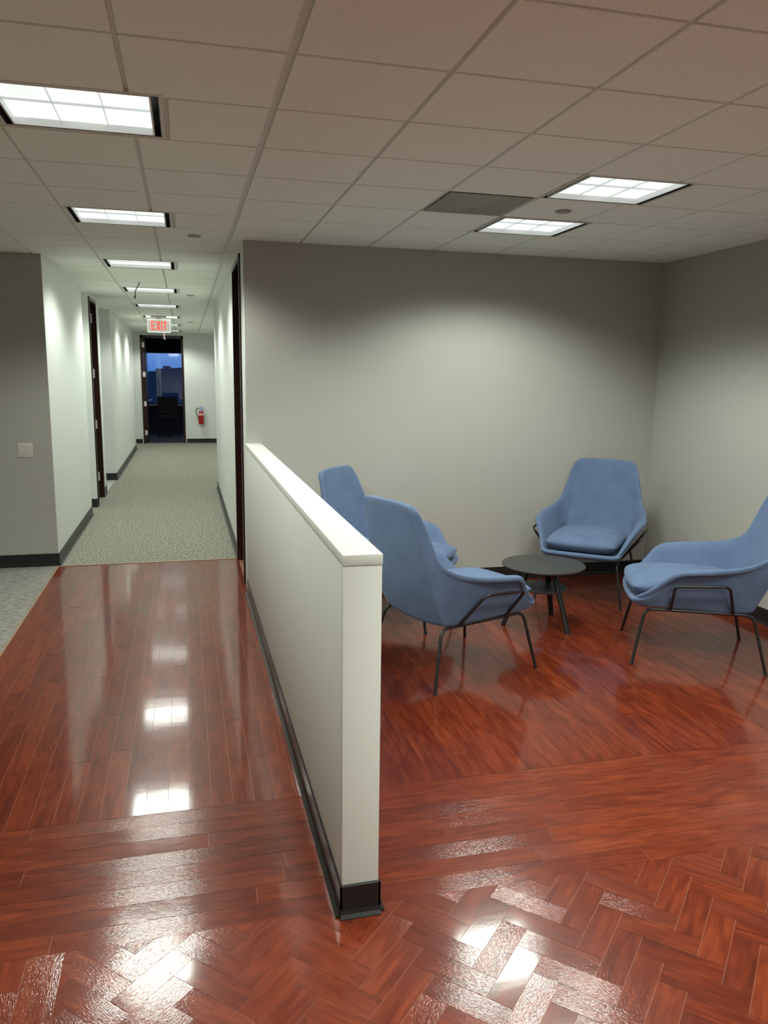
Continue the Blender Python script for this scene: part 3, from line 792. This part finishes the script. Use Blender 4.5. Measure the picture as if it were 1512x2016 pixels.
# ------------------------------------------------------------------ round table
tb = empty('side_table', (2.16, 4.38, 0.0006))
bm = bmesh.new(); lathe(bm, [(0, .398), (.256, .398), (.260, .396), (.260, .390), (.248, .380), (0, .380)], 72); fin('tabletop', bm, M['table_black'], tb, smooth=True, angle=30)
bm = bmesh.new(); lathe(bm, [(0, .252), (.150, .252), (.153, .249), (.150, .240), (0, .238)], 56); fin('lower_shelf', bm, M['table_black'], tb, smooth=True, angle=30)
for fx_, fy_ in ((.084, -.21), (.161, .176), (-.24, .041)):
    bm = bmesh.new(); d = Vector((fx_, fy_, 0)); tp = d.normalized()*.085
    a, b = Vector((tp.x, tp.y, .382)), Vector((fx_, fy_, 0)); n_ = Vector((-d.y, d.x, 0)).normalized(); q = d.normalized()
    sec = lambda c, w, h_: [bm.verts.new(c+n_*(w*math.cos(2*PI*k/16))+q*(h_*math.sin(2*PI*k/16))) for k in range(16)]
    r0, r1 = sec(a, .021, .017), sec(b, .017, .014)
    for k in range(16): bm.faces.new([r0[k], r0[(k+1) % 16], r1[(k+1) % 16], r1[k]])
    bm.faces.new(r0); bm.faces.new(r1[::-1])
    fin('leg', bm, M['black_metal'], tb, smooth=True, angle=50)
tag(tb, 'small round black two-tier table with three slanted legs between the blue chairs', 'table')

# ------------------------------------------------------------------ dark office chair beyond the end door
oc = empty('office_chair', (-.42, 20.0, 0))
bm = bmesh.new(); box(bm, -.25, .25, -.25, .25, .44, .52, bev=.03); fin('seat', bm, M['office_black'], oc, smooth=True, angle=40)
bm = bmesh.new(); box(bm, -.235, .235, -.30, -.24, .58, 1.0, bev=.028); box(bm, -.03, .03, -.29, -.25, .46, .62); fin('backrest', bm, M['office_black'], oc, smooth=True, angle=40)
bm = bmesh.new(); tube(bm, [(0, 0, .08), (0, 0, .44)], .028, 14); fin('gas_lift', bm, M['black_metal'], oc, smooth=True, angle=50)
for k in range(5):
    a = 2*PI*k/5; bm = bmesh.new(); tube(bm, [(0, 0, .10), (.28*math.cos(a), .28*math.sin(a), .075)], [.024, .014], 8); ba_ = fin('base_arm', bm, M['office_black'], oc)
    bm = bmesh.new(); lathe(bm, [(0, -.014), (.026, -.014), (.03, 0), (.026, .014), (0, .014)], 16); w = fin('caster', bm, M['rubber'], ba_, smooth=True, angle=40)
    w.rotation_euler = (PI/2, 0, a+PI/2); w.location = (.28*math.cos(a), .28*math.sin(a), .030)
for s in (-1, 1):
    bm = bmesh.new(); tube(bm, smooth_path([(s*.24, .02, .46), (s*.29, .02, .50), (s*.29, .02, .68), (s*.29, -.16, .69)], .03), .014, 8); fin('armrest', bm, M['office_black'], oc)
tag(oc, 'black office chair standing in the unlit room beyond the corridor', 'chair')

# ------------------------------------------------------------------ world: dusk outside the window
w = bpy.data.worlds.new('dusk'); S.world = w; w.use_nodes = True; nt = w.node_tree
bgn = nt.nodes['Background']
tc = node(nt, 'ShaderNodeTexCoord'); sp = node(nt, 'ShaderNodeSeparateXYZ'); nt.links.new(tc.outputs['Generated'], sp.inputs[0])
rp = node(nt, 'ShaderNodeValToRGB'); e = rp.color_ramp.elements
e[0].position = 0; e[0].color = (.006, .014, .035, 1); e[1].position = .03; e[1].color = (.17, .33, .78, 1)
x = rp.color_ramp.elements.new(.001); x.color = (.006, .014, .035, 1)
x = rp.color_ramp.elements.new(.002); x.color = (.075, .22, .62, 1)
nt.links.new(sp.outputs['Z'], rp.inputs['Fac']); nt.links.new(rp.outputs['Color'], bgn.inputs['Color']); bgn.inputs['Strength'].default_value = 1.0

# ------------------------------------------------------------------ camera
f, yaw, pitch, roll = 1530., .2498, .1728, .0132
fw = Vector((math.sin(yaw)*math.cos(pitch), math.cos(yaw)*math.cos(pitch), -math.sin(pitch)))
r = fw.cross(Vector((0, 0, 1))).normalized(); u = r.cross(fw)
r2 = r*math.cos(roll)+u*math.sin(roll); u2 = u*math.cos(roll)-r*math.sin(roll)
cam = bpy.data.cameras.new('camera'); co = bpy.data.objects.new('camera', cam); C.objects.link(co)
mt = Matrix((r2, u2, -fw)).transposed().to_4x4(); mt.translation = Vector((0, 0, 1.55)); co.matrix_world = mt
cam.sensor_fit = 'VERTICAL'; cam.sensor_height = 24; cam.lens = 24*f/2016; cam.clip_start = .05; cam.clip_end = 400
S.camera = co

S.view_settings.view_transform = 'Standard'; S.view_settings.look = 'None'; S.view_settings.gamma = 1
S.view_settings.use_curve_mapping = False
S.view_settings.exposure = 0.0
S.cycles.use_denoising = True
S.cycles.denoiser = 'OPENIMAGEDENOISE'
S.cycles.denoising_input_passes = 'RGB_ALBEDO_NORMAL'
S.cycles.max_bounces = 7; S.cycles.diffuse_bounces = 4; S.cycles.glossy_bounces = 3
S.cycles.use_adaptive_sampling = True; S.cycles.adaptive_threshold = .06
S.cycles.sample_clamp_indirect = 6
